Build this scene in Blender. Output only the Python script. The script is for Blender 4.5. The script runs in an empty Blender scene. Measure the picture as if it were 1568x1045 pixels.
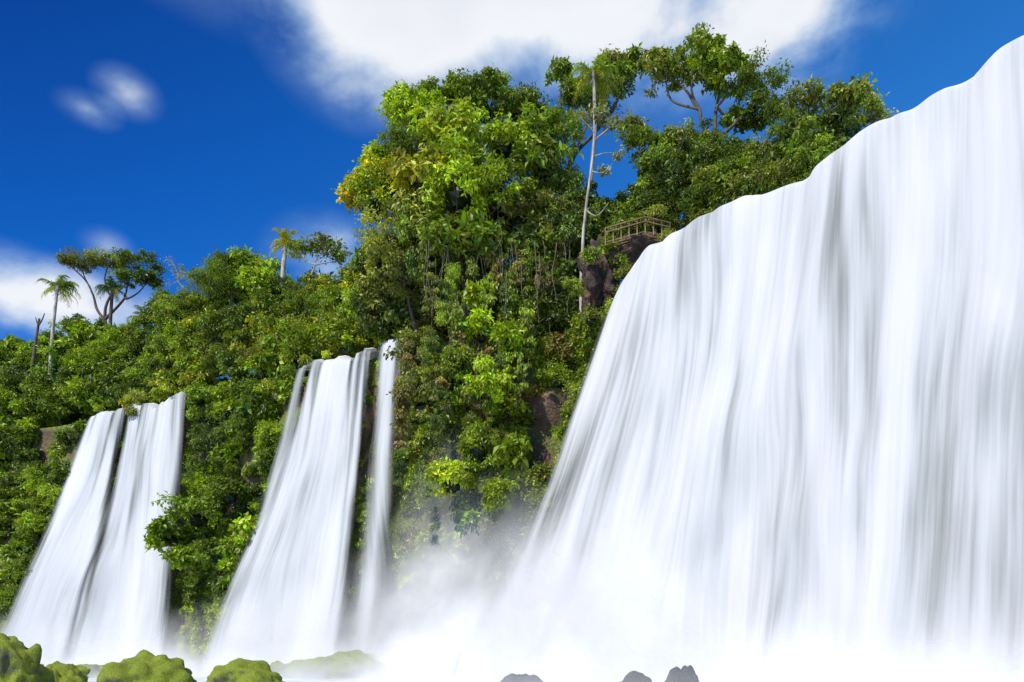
import bpy, bmesh, math, random
import numpy as np
from mathutils import Vector, noise
rng = np.random.default_rng(11)
random.seed(5)
F = 1220.0
EYE = 1.5
def pixel_to_world(px, py, Y):
    """image pixel coordinates px, py projected out to a chosen depth Y -> world metres"""
    return np.array([(px-784.0)/F*Y, Y, EYE+(1000.0-py)/F*Y])

scene = bpy.context.scene
# ------------------------------------------------------------------ helpers
def link(o, parent=None):
    scene.collection.objects.link(o)
    if parent: o.parent = parent
    return o
def empty(name):
    return link(bpy.data.objects.new(name, None))
def mesh_obj(name, V, Fc, mat, cols=None, parent=None, smooth=True, attrs=None, uv=None):
    V = np.asarray(V, dtype=np.float32)
    Fc = np.asarray(Fc, dtype=np.int32)
    me = bpy.data.meshes.new(name)
    n = Fc.shape[1]
    me.vertices.add(len(V)); me.vertices.foreach_set('co', V.ravel())
    me.loops.add(Fc.size); me.loops.foreach_set('vertex_index', Fc.ravel())
    me.polygons.add(len(Fc))
    me.polygons.foreach_set('loop_start', np.arange(0, Fc.size, n, dtype=np.int32))
    me.polygons.foreach_set('use_smooth', np.full(len(Fc), smooth, dtype=bool))
    me.update(calc_edges=True)
    if cols is not None:
        a = me.color_attributes.new('Col', 'FLOAT_COLOR', 'POINT')
        c = np.ones((len(V), 4), dtype=np.float32); c[:, :3] = cols
        a.data.foreach_set('color', c.ravel())
    for k, arr in (attrs or {}).items():
        a = me.attributes.new(k, 'FLOAT', 'POINT')
        a.data.foreach_set('value', np.asarray(arr, dtype=np.float32))
    if uv is not None:
        l = me.uv_layers.new(name='UVMap')
        l.data.foreach_set('uv', np.asarray(uv, dtype=np.float32)[Fc.ravel()].ravel())
    me.materials.append(mat)
    return link(bpy.data.objects.new(name, me), parent)
def grid_faces(a, b):
    i, j = np.meshgrid(np.arange(a-1), np.arange(b-1), indexing='ij')
    q = (i*b+j).ravel()
    return np.stack([q, q+b, q+b+1, q+1], 1)
def nz(x, y, z): return noise.noise(Vector((x, y, z)))
def fbm(x, y, z, o=4): return noise.fractal(Vector((x, y, z)), 1.0, 2.0, o)

# ------------------------------------------------------------------ materials
def newmat(name):
    m = bpy.data.materials.new(name); m.use_nodes = True
    nt = m.node_tree; nt.nodes.clear()
    out = nt.nodes.new('ShaderNodeOutputMaterial')
    return m, nt, out
def N(nt, t, **kw):
    n = nt.nodes.new('ShaderNode'+t)
    for k, v in kw.items():
        if k in n.inputs: n.inputs[k].default_value = v
        else: setattr(n, k, v)
    return n
def L(nt, a, b): nt.links.new(a, b)
def ramp(nt, fac, stops):
    r = nt.nodes.new('ShaderNodeValToRGB')
    e = r.color_ramp.elements
    while len(e) < len(stops): e.new(0.5)
    for el, (p, c) in zip(e, stops):
        el.position = p; el.color = (*c, 1) if len(c) == 3 else c
    L(nt, fac, r.inputs[0]); return r

def leaf_material():
    m, nt, out = newmat('leaf')
    at = N(nt, 'Attribute', attribute_name='Col')
    p = N(nt, 'BsdfDiffuse')
    gl = N(nt, 'BsdfGlossy'); gl.inputs['Roughness'].default_value = 0.45; gl.inputs['Color'].default_value = (0.9, 0.9, 0.9, 1)
    mg = N(nt, 'MixShader'); mg.inputs[0].default_value = 0.045
    tr = N(nt, 'BsdfTranslucent'); mx = N(nt, 'MixShader'); mx.inputs[0].default_value = 0.24
    g = N(nt, 'Mix', data_type='RGBA', blend_type='MULTIPLY'); g.inputs[0].default_value = 1
    L(nt, at.outputs['Color'], p.inputs['Color'])
    L(nt, at.outputs['Color'], g.inputs[6]); g.inputs[7].default_value = (1.5, 1.5, 0.5, 1)
    L(nt, g.outputs[2], tr.inputs[0])
    L(nt, p.outputs[0], mg.inputs[1]); L(nt, gl.outputs[0], mg.inputs[2])
    L(nt, mg.outputs[0], mx.inputs[1]); L(nt, tr.outputs[0], mx.inputs[2]); L(nt, mx.outputs[0], out.inputs[0])
    return m
def bark_material(name, c1, c2):
    m, nt, out = newmat(name)
    p = N(nt, 'BsdfPrincipled'); p.inputs['Roughness'].default_value = 0.85
    tc = N(nt, 'TexCoord'); mp = N(nt, 'Mapping'); mp.inputs['Scale'].default_value = (3, 3, 0.8)
    n = N(nt, 'TexNoise'); n.inputs['Scale'].default_value = 2.0; n.inputs['Detail'].default_value = 6
    L(nt, tc.outputs['Object'], mp.inputs[0]); L(nt, mp.outputs[0], n.inputs['Vector'])
    r = ramp(nt, n.outputs[0], [(0.35, c1), (0.65, c2)])
    L(nt, r.outputs[0], p.inputs['Base Color'])
    b = N(nt, 'Bump'); b.inputs['Strength'].default_value = 0.5; b.inputs['Distance'].default_value = 0.05
    L(nt, n.outputs[0], b.inputs['Height']); L(nt, b.outputs[0], p.inputs['Normal'])
    L(nt, p.outputs[0], out.inputs[0]); return m
def rock_material(name, stops, mossamt, moss=(0.10, 0.15, 0.02), scale=0.5, bump=0.25, fine=14):
    m, nt, out = newmat(name)
    p = N(nt, 'BsdfPrincipled'); p.inputs['Roughness'].default_value = 0.8
    tc = N(nt, 'TexCoord')
    n = N(nt, 'TexNoise'); n.inputs['Scale'].default_value = scale; n.inputs['Detail'].default_value = 10; n.inputs['Roughness'].default_value = 0.65
    n2 = N(nt, 'TexNoise'); n2.inputs['Scale'].default_value = scale*0.6; n2.inputs['Detail'].default_value = 8
    n3 = N(nt, 'TexNoise'); n3.inputs['Scale'].default_value = scale*fine; n3.inputs['Detail'].default_value = 6
    for k in (n, n2, n3): L(nt, tc.outputs['Object'], k.inputs['Vector'])
    r = ramp(nt, n.outputs[0], stops)
    ge = N(nt, 'NewGeometry'); sp = N(nt, 'SeparateXYZ'); L(nt, ge.outputs['Normal'], sp.inputs[0])
    a = N(nt, 'Math', operation='MULTIPLY_ADD'); L(nt, sp.outputs[2], a.inputs[0]); a.inputs[1].default_value = 0.35
    L(nt, n2.outputs[0], a.inputs[2])
    mr = N(nt, 'MapRange'); L(nt, a.outputs[0], mr.inputs[0]); mr.inputs[1].default_value = 0.75-mossamt; mr.inputs[2].default_value = 0.95-mossamt
    mc = N(nt, 'Mix', data_type='RGBA', blend_type='MULTIPLY'); mc.inputs[0].default_value = 0.95
    mc.inputs[6].default_value = (*moss, 1); rr = ramp(nt, n3.outputs[0], [(0.35, (0.3, 0.38, 0.3)), (0.65, (1.5, 1.35, 1.2))]); L(nt, rr.outputs[0], mc.inputs[7])
    mx = N(nt, 'Mix', data_type='RGBA'); L(nt, mr.outputs[0], mx.inputs[0]); L(nt, r.outputs[0], mx.inputs[6]); L(nt, mc.outputs[2], mx.inputs[7])
    L(nt, mx.outputs[2], p.inputs['Base Color'])
    b = N(nt, 'Bump'); b.inputs['Strength'].default_value = 0.9; b.inputs['Distance'].default_value = bump
    ad = N(nt, 'Math', operation='MULTIPLY_ADD'); L(nt, n3.outputs[0], ad.inputs[0]); ad.inputs[1].default_value = 0.5; L(nt, n.outputs[0], ad.inputs[2])
    L(nt, ad.outputs[0], b.inputs['Height']); L(nt, b.outputs[0], p.inputs['Normal'])
    L(nt, p.outputs[0], out.inputs[0]); return m
def water_material(name, seed, fine=0.2, gain=1.6, opaque=False):
    m, nt, out = newmat(name)
    uvn = N(nt, 'UVMap')
    def streak(sx, sy, det, off):
        mp = N(nt, 'Mapping'); mp.inputs['Scale'].default_value = (sx, sy, 1); mp.inputs['Location'].default_value = (off+seed*7.3, seed*3.1, seed)
        n = N(nt, 'TexNoise'); n.inputs['Scale'].default_value = 1; n.inputs['Detail'].default_value = det; n.inputs['Roughness'].default_value = 0.5
        L(nt, uvn.outputs[0], mp.inputs[0]); L(nt, mp.outputs[0], n.inputs['Vector']); return n
    a = streak(0.35, 0.07, 2, 0); b = streak(1.2, 0.09, 3, 11); c = streak(5.5, 0.12, 3, 23)
    s1 = N(nt, 'Math', operation='MULTIPLY_ADD'); L(nt, b.outputs[0], s1.inputs[0]); s1.inputs[1].default_value = 0.6; L(nt, a.outputs[0], s1.inputs[2])
    s2 = N(nt, 'Math', operation='MULTIPLY_ADD'); L(nt, c.outputs[0], s2.inputs[0]); s2.inputs[1].default_value = fine; L(nt, s1.outputs[0], s2.inputs[2])
    mid = 0.8+fine*0.5
    cov = N(nt, 'Attribute', attribute_name='cover')
    k = N(nt, 'Math', operation='MULTIPLY_ADD'); L(nt, s2.outputs[0], k.inputs[0]); k.inputs[1].default_value = gain; k.inputs[2].default_value = -gain*mid
    ad = N(nt, 'Math', operation='ADD'); L(nt, k.outputs[0], ad.inputs[0]); L(nt, cov.outputs['Fac'], ad.inputs[1])
    al = N(nt, 'MapRange', interpolation_type='SMOOTHSTEP'); L(nt, ad.outputs[0], al.inputs[0])
    al.inputs[1].default_value = 0.0; al.inputs[2].default_value = 0.98
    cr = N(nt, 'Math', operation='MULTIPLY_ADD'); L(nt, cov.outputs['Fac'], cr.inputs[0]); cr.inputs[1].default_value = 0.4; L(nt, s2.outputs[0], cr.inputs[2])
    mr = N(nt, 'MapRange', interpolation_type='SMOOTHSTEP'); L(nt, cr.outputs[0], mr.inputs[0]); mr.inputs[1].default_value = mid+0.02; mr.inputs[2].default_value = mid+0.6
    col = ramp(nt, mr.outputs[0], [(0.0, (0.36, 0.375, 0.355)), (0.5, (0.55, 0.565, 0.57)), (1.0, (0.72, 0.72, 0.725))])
    d = N(nt, 'BsdfDiffuse'); t = N(nt, 'BsdfTranslucent'); mx = N(nt, 'MixShader'); mx.inputs[0].default_value = 0.2
    L(nt, col.outputs[0], d.inputs[0]); L(nt, col.outputs[0], t.inputs[0])
    bp = N(nt, 'Bump'); bp.inputs['Strength'].default_value = 0.22; bp.inputs['Distance'].default_value = 0.3
    L(nt, s2.outputs[0], bp.inputs['Height']); L(nt, bp.outputs[0], d.inputs['Normal'])
    L(nt, d.outputs[0], mx.inputs[1]); L(nt, t.outputs[0], mx.inputs[2])
    if opaque:
        L(nt, mx.outputs[0], out.inputs[0]); return m
    tp = N(nt, 'BsdfTransparent'); m2 = N(nt, 'MixShader')
    L(nt, al.outputs[0], m2.inputs[0]); L(nt, tp.outputs[0], m2.inputs[1]); L(nt, mx.outputs[0], m2.inputs[2]); L(nt, m2.outputs[0], out.inputs[0])
    return m
LEAF = leaf_material()
BARK = bark_material('bark', (0.04, 0.028, 0.018), (0.12, 0.09, 0.065))
PALE = bark_material('pale_bark', (0.22, 0.19, 0.15), (0.5, 0.46, 0.4))
STEM = bark_material('dry_stem', (0.10, 0.08, 0.05), (0.24, 0.19, 0.12))
WOOD = bark_material('weathered_wood', (0.12, 0.07, 0.035), (0.30, 0.19, 0.10))
CLIFF = rock_material('cliff_rock', [(0.3, (0.018, 0.014, 0.010)), (0.5, (0.085, 0.05, 0.03)), (0.7, (0.28, 0.15, 0.085))], 0.27, moss=(0.12, 0.15, 0.014))
MOSSROCK = rock_material('mossy_rock', [(0.3, (0.02, 0.018, 0.015)), (0.7, (0.09, 0.075, 0.06))], 0.32, moss=(0.20, 0.26, 0.012), scale=1.2, bump=0.12, fine=22)
WETROCK = rock_material('wet_rock', [(0.3, (0.03, 0.03, 0.034)), (0.7, (0.12, 0.115, 0.12))], -0.3, scale=1.5)
BROWNROCK = rock_material('brown_rock', [(0.32, (0.012, 0.009, 0.008)), (0.5, (0.07, 0.042, 0.032)), (0.66, (0.26, 0.14, 0.09))], 0.0, scale=0.9, bump=0.5)

# ------------------------------------------------------------------ brink curve in plan
ctrl = [(46,-22,2,0),(36,-4,2,0),(29,9,2,0),(22,18.5,2,0),(16.9,26.0,2,0),(15.7,28.0,2,0),(14.2,29.9,2,0),(12.9,31.9,2.2,0),(11.2,34.3,2.8,0),
        (8.7,36.8,4,0),(7.0,39.3,7,0),(6.0,42.8,10.5,0),
        (4.2,45.3,6.5,0),(0.2,47.2,5.5,0),(-3.5,48.5,4.5,0),(-6.5,50.1,2.6,0),(-7.7,50.7,2.4,0),(-8.9,51.7,3.4,0),(-11.8,53.7,5.6,0),(-14.7,55.5,8.4,0),
        (-18,57.7,5,0),(-22,60,4.0,0),(-25,61.8,3.0,0),(-29.6,63.8,5.0,0),(-34.6,65.6,9.2,0),(-40,68,5.5,0),(-48,71,5,0),(-62,76,5,0),(-90,84,5,0),(-150,90,5,0)]
ctrl = np.array(ctrl, float)
seg = np.r_[0, np.cumsum(np.hypot(*np.diff(ctrl[:, :2], axis=0).T))]
SD = np.arange(0, seg[-1], 0.25)
def smooth(a, k):
    w = np.hanning(2*k+1); w /= w.sum()
    return np.convolve(np.pad(a, k, mode='edge'), w, 'valid')
CX = smooth(np.interp(SD, seg, ctrl[:, 0]), 5); CY = smooth(np.interp(SD, seg, ctrl[:, 1]), 5)
FOOT = smooth(np.interp(SD, seg, ctrl[:, 2]), 8)
TX = smooth(np.gradient(smooth(CX, 10)), 8); TY = smooth(np.gradient(smooth(CY, 10)), 8)
ln = np.hypot(TX, TY); NX = -TY/ln; NY = TX/ln
def at(s): return (np.interp(s, SD, CX), np.interp(s, SD, CY), np.interp(s, SD, NX), np.interp(s, SD, NY), np.interp(s, SD, FOOT))
def s_of(x, y): return SD[np.argmin((CX-x)**2+(CY-y)**2)]
TOPZ = 21.5
sR1 = s_of(6.0, 42.8)+0.3
def prof(q):
    q = np.clip(q, 0, 1.2)
    return 0.22*np.sqrt(q)+0.78*q**1.55
def brink_dz(s):
    b = 0.5*nz(s*0.33, 3.3, 0)+0.2*nz(s*0.9, 9.3, 0)
    if s > sR1: b += 0.35*nz(s*1.3, 1.3, 4)-0.3*abs(nz(s*2.6, 2.2, 1))
    b -= 1.3*max(0, 1-abs(s-sR1)/3.0)**1.5 if s <= sR1+0.01 else 0
    return b

def terrain_pt(s, z):
    x, y, nx, ny, ft = at(s)
    q = (TOPZ-z)/TOPZ
    t = ft*prof(q)-1.0-1.2*min(1, max(0, (sR1-2.5-s)/2)) + 1.1*fbm(s*0.22, z*0.22, 1.7, 5)*min(1, q*4+0.2)
    return x+nx*t, y+ny*t
ss = np.concatenate([np.arange(0, 30, 1.5), np.arange(30, 140, 0.4), np.arange(140, seg[-1], 3)])
zs = np.r_[-2.0, np.linspace(0, 21.0, 44)]
backL = [(-1.6, 21.15), (-4.5, 21.3), (-6, 24.3), (-11, 26.5), (-20, 28), (-40, 28.5), (-90, 29), (-300, 30)]
backR = [(-2.6, 21.15), (-4, 21.2), (-8, 21.4), (-13, 22.2), (-20, 23), (-40, 23.5), (-90, 24), (-300, 25)]
V = []
for s in ss:
    x, y, nx, ny, ft = at(s)
    dip = -1.3*max(0, 1-abs(s-sR1+0.5)/3.5) if s < sR1+1 else 0
    for z in zs:
        a, b = terrain_pt(s, z); V.append((a, b, z+dip*max(0, z/21)))
    w_ = min(1, max(0, (s-sR1)/4))
    for i, ((t, z), (t2, z2)) in enumerate(zip(backR, backL)):
        t = t*(1-w_)+t2*w_
        V.append((x+nx*t, y+ny*t, z*(1-w_)+z2*w_+0.3*nz(s*0.3, t*0.2, 5)*(1 if t < -5 else 0.2)+(dip if i < 2 else 0)))
mesh_obj('cliff_terrain', V, grid_faces(len(ss), len(zs)+len(backL)), CLIFF)

# ------------------------------------------------------------------ waterfalls
def fall_sheet(name, s0, s1, seed, parent, lift=0.0, edge=(0.8, 0.8), cover_fn=None, bottom=-0.3, mat=None, base=1.0, widen=0.0, valleys=(), amp=1.0, river=True, thinning=1.0):
    S_ = np.arange(s0, s1+0.01, 0.12)
    tops = [(-6, 21.75), (-3, 21.74), (-1.6, 21.7), (-0.9, 21.64), (-0.45, 21.56), (-0.15, 21.42)]
    if not river: tops = [(-1.8, 21.45), (-1.2, 21.55), (-0.8, 21.58), (-0.45, 21.55), (-0.15, 21.42)]
    q = np.linspace(0.008, 1, 100)**1.25
    V = []; UV = []; C = []
    for s in S_:
        x, y, nx, ny, ft = at(s)
        bd = brink_dz(s)
        for vc, vw, va in valleys: bd -= 0.2*va*math.exp(-((s-vc)/vw)**2)
        pr = 0.5*nz(s*0.4, 7.7, 1)
        thin = 0 if river else max(0, nz(s*1.7, 4.4, seed)+0.05)*1.8*thinning
        e0 = (s-s0)/edge[0] if edge[0] > 0 else 9; e1 = (s1-s)/edge[1] if edge[1] > 0 else 9
        for t, z in tops:
            e = max(0, min(1, min(e0, e1)))
            V.append((x+nx*(t+lift+pr*0.5), y+ny*(t+lift+pr*0.5), z+bd+lift*0.3)); UV.append((s, -0.3+t*0.3)); C.append(-0.45+1.55*e-thin)
        sw = (s-(s0+s1)/2)/(s1-s0)*2
        for k in q:
            z = TOPZ-0.1+bd*(1-k)-(TOPZ-bottom)*k
            r = 0.55*nz(s*0.33+k*0.2, k*0.9, seed*5.1)+0.17*nz(s*0.9+k*0.3, k*1.1, seed*9.7)+0.03*nz(s*2.4, k*0.8, seed)
            led = max(0, nz(s*0.3+3, k*3.2, seed*3.3)-0.05)**1.5*2.0
            for vc, vw, va in valleys: r -= 0.5*va*math.exp(-((s-vc-0.4*k)/vw)**2)*(1-0.6*k)
            t = ft*prof(k)+lift+0.15+pr*(0.5+k*0.5)+amp*r*(0.4+0.9*k)+0.35*math.sqrt(k)+led*min(1, k*3)*0.6*amp
            sp = widen*sw*k
            V.append((x+nx*t+ny*sp, y+ny*t-nx*sp, z)); UV.append((s+0.8*nz(s*0.25, k*2, 7), k*21.5))
            soft = 1+1.5*k
            e = max(0, min(1, min(e0/soft, e1/soft)))
            e = e*e*(3-2*e)
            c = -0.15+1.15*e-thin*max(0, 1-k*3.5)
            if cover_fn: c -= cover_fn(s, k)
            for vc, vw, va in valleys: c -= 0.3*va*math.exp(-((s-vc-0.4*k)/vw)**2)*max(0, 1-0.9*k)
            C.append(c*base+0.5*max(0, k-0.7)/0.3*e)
    return mesh_obj(name, V, grid_faces(len(S_), len(tops)+len(q)), mat, parent=parent, attrs={'cover': C}, uv=UV)

W1 = water_material('falling_water_front', 1, 0.28, gain=1.8); W2 = water_material('falling_water_back', 2, 0.15); W3 = water_material('falling_water_side', 3, 0.25)
W4 = water_material('falling_water_thick', 4, 0.2, opaque=True)
def g(s, c, w): return math.exp(-((s-c)/w)**2)
wf = empty('waterfall')
sGrey = s_of(17.6, 25.0)
sA = s_of(12.6, 32.3); sB = s_of(9.8, 35.7)
def covR(s, k):
    v = 0.9*g(s, sR1-3.0+k*0.5, 0.5)*math.exp(-((k-0.6)/0.18)**2)
    v += 0.5*g(s, sGrey, 1.3)*math.exp(-((k-0.5)/0.33)**2)  # shade of the right-hand fold, put into the water colour by lowering cover
    v += 0.3*g(s, sA, 0.45)*math.exp(-((k-0.6)/0.2)**2)
    v += 0.28*g(s, sB, 0.5)*math.exp(-((k-0.3)/0.18)**2)
    return v
vs_ = [(s_of(9.3, 36.2), 0.45, 0.5), (s_of(12.2, 32.9), 0.4, 0.8), (s_of(15.8, 27.8), 0.7, 1.0), (s_of(14.3, 29.8), 0.3, 0.35), (sGrey, 1.0, 1.4), (s_of(7.4, 38.6), 0.4, 0.5)]
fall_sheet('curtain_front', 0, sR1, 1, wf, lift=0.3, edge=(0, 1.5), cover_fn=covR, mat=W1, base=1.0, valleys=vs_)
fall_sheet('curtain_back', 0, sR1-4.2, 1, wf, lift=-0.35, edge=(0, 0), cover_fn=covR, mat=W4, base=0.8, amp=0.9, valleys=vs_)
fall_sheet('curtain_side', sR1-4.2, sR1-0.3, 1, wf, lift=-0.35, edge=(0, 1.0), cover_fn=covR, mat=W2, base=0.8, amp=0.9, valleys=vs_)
wf2 = empty('waterfall')
sM0 = s_of(-8.9, 51.7)+0.1; sM1 = s_of(-14.7, 55.5)
def covM(s, k): return 0.9*g(s, sM1-1.5+k*0.3, 0.35)*max(0, 1-k*0.9)+0.5*g(s, sM0+0.6, 0.2)*(1-k*0.6)+0.5*g(s, sM1-2.6, 0.2)*max(0, 1-k*2)
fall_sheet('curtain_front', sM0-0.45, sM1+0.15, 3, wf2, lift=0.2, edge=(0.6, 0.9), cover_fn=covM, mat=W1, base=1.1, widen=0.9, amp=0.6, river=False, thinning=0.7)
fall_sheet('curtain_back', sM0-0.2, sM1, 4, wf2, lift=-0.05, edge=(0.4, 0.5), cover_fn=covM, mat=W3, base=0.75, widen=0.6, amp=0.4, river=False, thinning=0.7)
wf3 = empty('waterfall')
sa = s_of(-6.9, 50.2); sb = s_of(-8.0, 50.9)
fall_sheet('curtain_front', sa-0.45, sb+0.25, 5, wf3, lift=0.3, edge=(0.7, 0.7), mat=W3, base=1.15, widen=1.3, amp=0.5, river=False, thinning=0.5)
fall_sheet('curtain_back', sa-.3, sb+0.15, 6, wf3, lift=0.0, edge=(0.5, 0.5), mat=W2, base=0.75, widen=0.9, amp=0.3, river=False, thinning=0.5)
wf4 = empty('waterfall')
sL0 = s_of(-25, 61.8); sL1 = s_of(-34.6, 65.6); sg = s_of(-30.6, 64.2)
def covL(s, k): return 1.5*g(s, sg-0.2*k, 0.5)*(1-0.55*k)+0.6*g(s, sg-2.0, 0.25)*max(0, 1-k)+0.5*g(s, sg+1.5, 0.2)*max(0, 1-k*1.5)
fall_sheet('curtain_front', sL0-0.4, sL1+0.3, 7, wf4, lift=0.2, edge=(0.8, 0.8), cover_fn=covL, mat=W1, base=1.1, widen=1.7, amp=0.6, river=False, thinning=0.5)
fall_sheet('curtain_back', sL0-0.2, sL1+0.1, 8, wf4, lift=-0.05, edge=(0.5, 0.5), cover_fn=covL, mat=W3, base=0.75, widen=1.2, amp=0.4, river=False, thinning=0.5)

# ------------------------------------------------------------------ pool
m, nt, out = newmat('foaming_water')
p = N(nt, 'BsdfPrincipled'); p.inputs['Roughness'].default_value = 0.5
tc = N(nt, 'TexCoord'); n = N(nt, 'TexNoise'); n.inputs['Scale'].default_value = 0.35; n.inputs['Detail'].default_value = 6
L(nt, tc.outputs['Object'], n.inputs['Vector'])
r = ramp(nt, n.outputs[0], [(0.35, (0.42, 0.47, 0.47)), (0.6, (0.72, 0.74, 0.75))]); L(nt, r.outputs[0], p.inputs['Base Color'])
b = N(nt, 'Bump'); b.inputs['Strength'].default_value = 0.4; b.inputs['Distance'].default_value = 0.3; L(nt, n.outputs[0], b.inputs['Height']); L(nt, b.outputs[0], p.inputs['Normal'])
L(nt, p.outputs[0], out.inputs[0])
gx = np.concatenate([np.linspace(-900, -60, 8), np.linspace(-58, 58, 120), np.linspace(60, 900, 8)]); gy = np.concatenate([np.linspace(-900, -10, 8), np.linspace(-8, 80, 100)])
V = [(x, y, 0.22*nz(x*0.3, y*0.3, 0)+0.08*nz(x, y, 2) if abs(x) < 58 and y > -8 else 0) for x in gx for y in gy]
mesh_obj('pool_water', V, grid_faces(len(gx), len(gy)), m)

# ------------------------------------------------------------------ rocks
def rock(name, c, r, mat, seed, amp=0.35, sub=4):
    bm = bmesh.new(); bmesh.ops.create_icosphere(bm, subdivisions=sub, radius=1)
    for v in bm.verts:
        d = 1+amp*fbm(v.co.x*1.3+seed, v.co.y*1.3, v.co.z*1.3, 5)+amp*0.5*abs(nz(v.co.x*3+seed, v.co.y*3, v.co.z*3))
        v.co = Vector((v.co.x*r[0]*d, v.co.y*r[1]*d, v.co.z*r[2]*d))
    me = bpy.data.meshes.new(name); bm.to_mesh(me); bm.free()
    for pl in me.polygons: pl.use_smooth = True
    me.materials.append(mat)
    o = link(bpy.data.objects.new(name, me)); o.location = c; return o
def pool_rock(name, px, pytop, Y, rx, mat, seed, amp=0.35):
    top = pixel_to_world(px, pytop, Y); rz = (top[2]+0.3)/1.05
    rock(name, (top[0], Y, -0.3), (rx, rx*0.9, rz), mat, seed, amp, sub=5)
boulders = [(15, 980, 32, 1.55), (92, 1020, 35, 1.0), (222, 1001, 33, 1.85), (368, 1017, 33, 1.6), (515, 1000, 44, 2.4), (445, 1010, 46, 1.4), (135, 1018, 48, 1.6)]
for i, (px, py, Y, rx) in enumerate(boulders): pool_rock('mossy_boulder', px, py, Y, rx, MOSSROCK, i*7.7, amp=0.34)
for i, (px, py, Y, rx) in enumerate([(798, 1027, 24, 1.0), (968, 1033, 22, 0.85), (1046, 1020, 25, 0.65)]):
    pool_rock('wet_boulder', px, py, Y, rx, WETROCK, i*5.1+2, amp=0.2)
rock('rock_outcrop', pixel_to_world(920, 430, 44.8), (0.95, 1.3, 2.1), BROWNROCK, 3.3, amp=0.55, sub=6)
rock('rock_outcrop', pixel_to_world(975, 390, 43.8), (1.4, 1.2, 0.8), BROWNROCK, 8.3, amp=0.5, sub=6)

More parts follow.
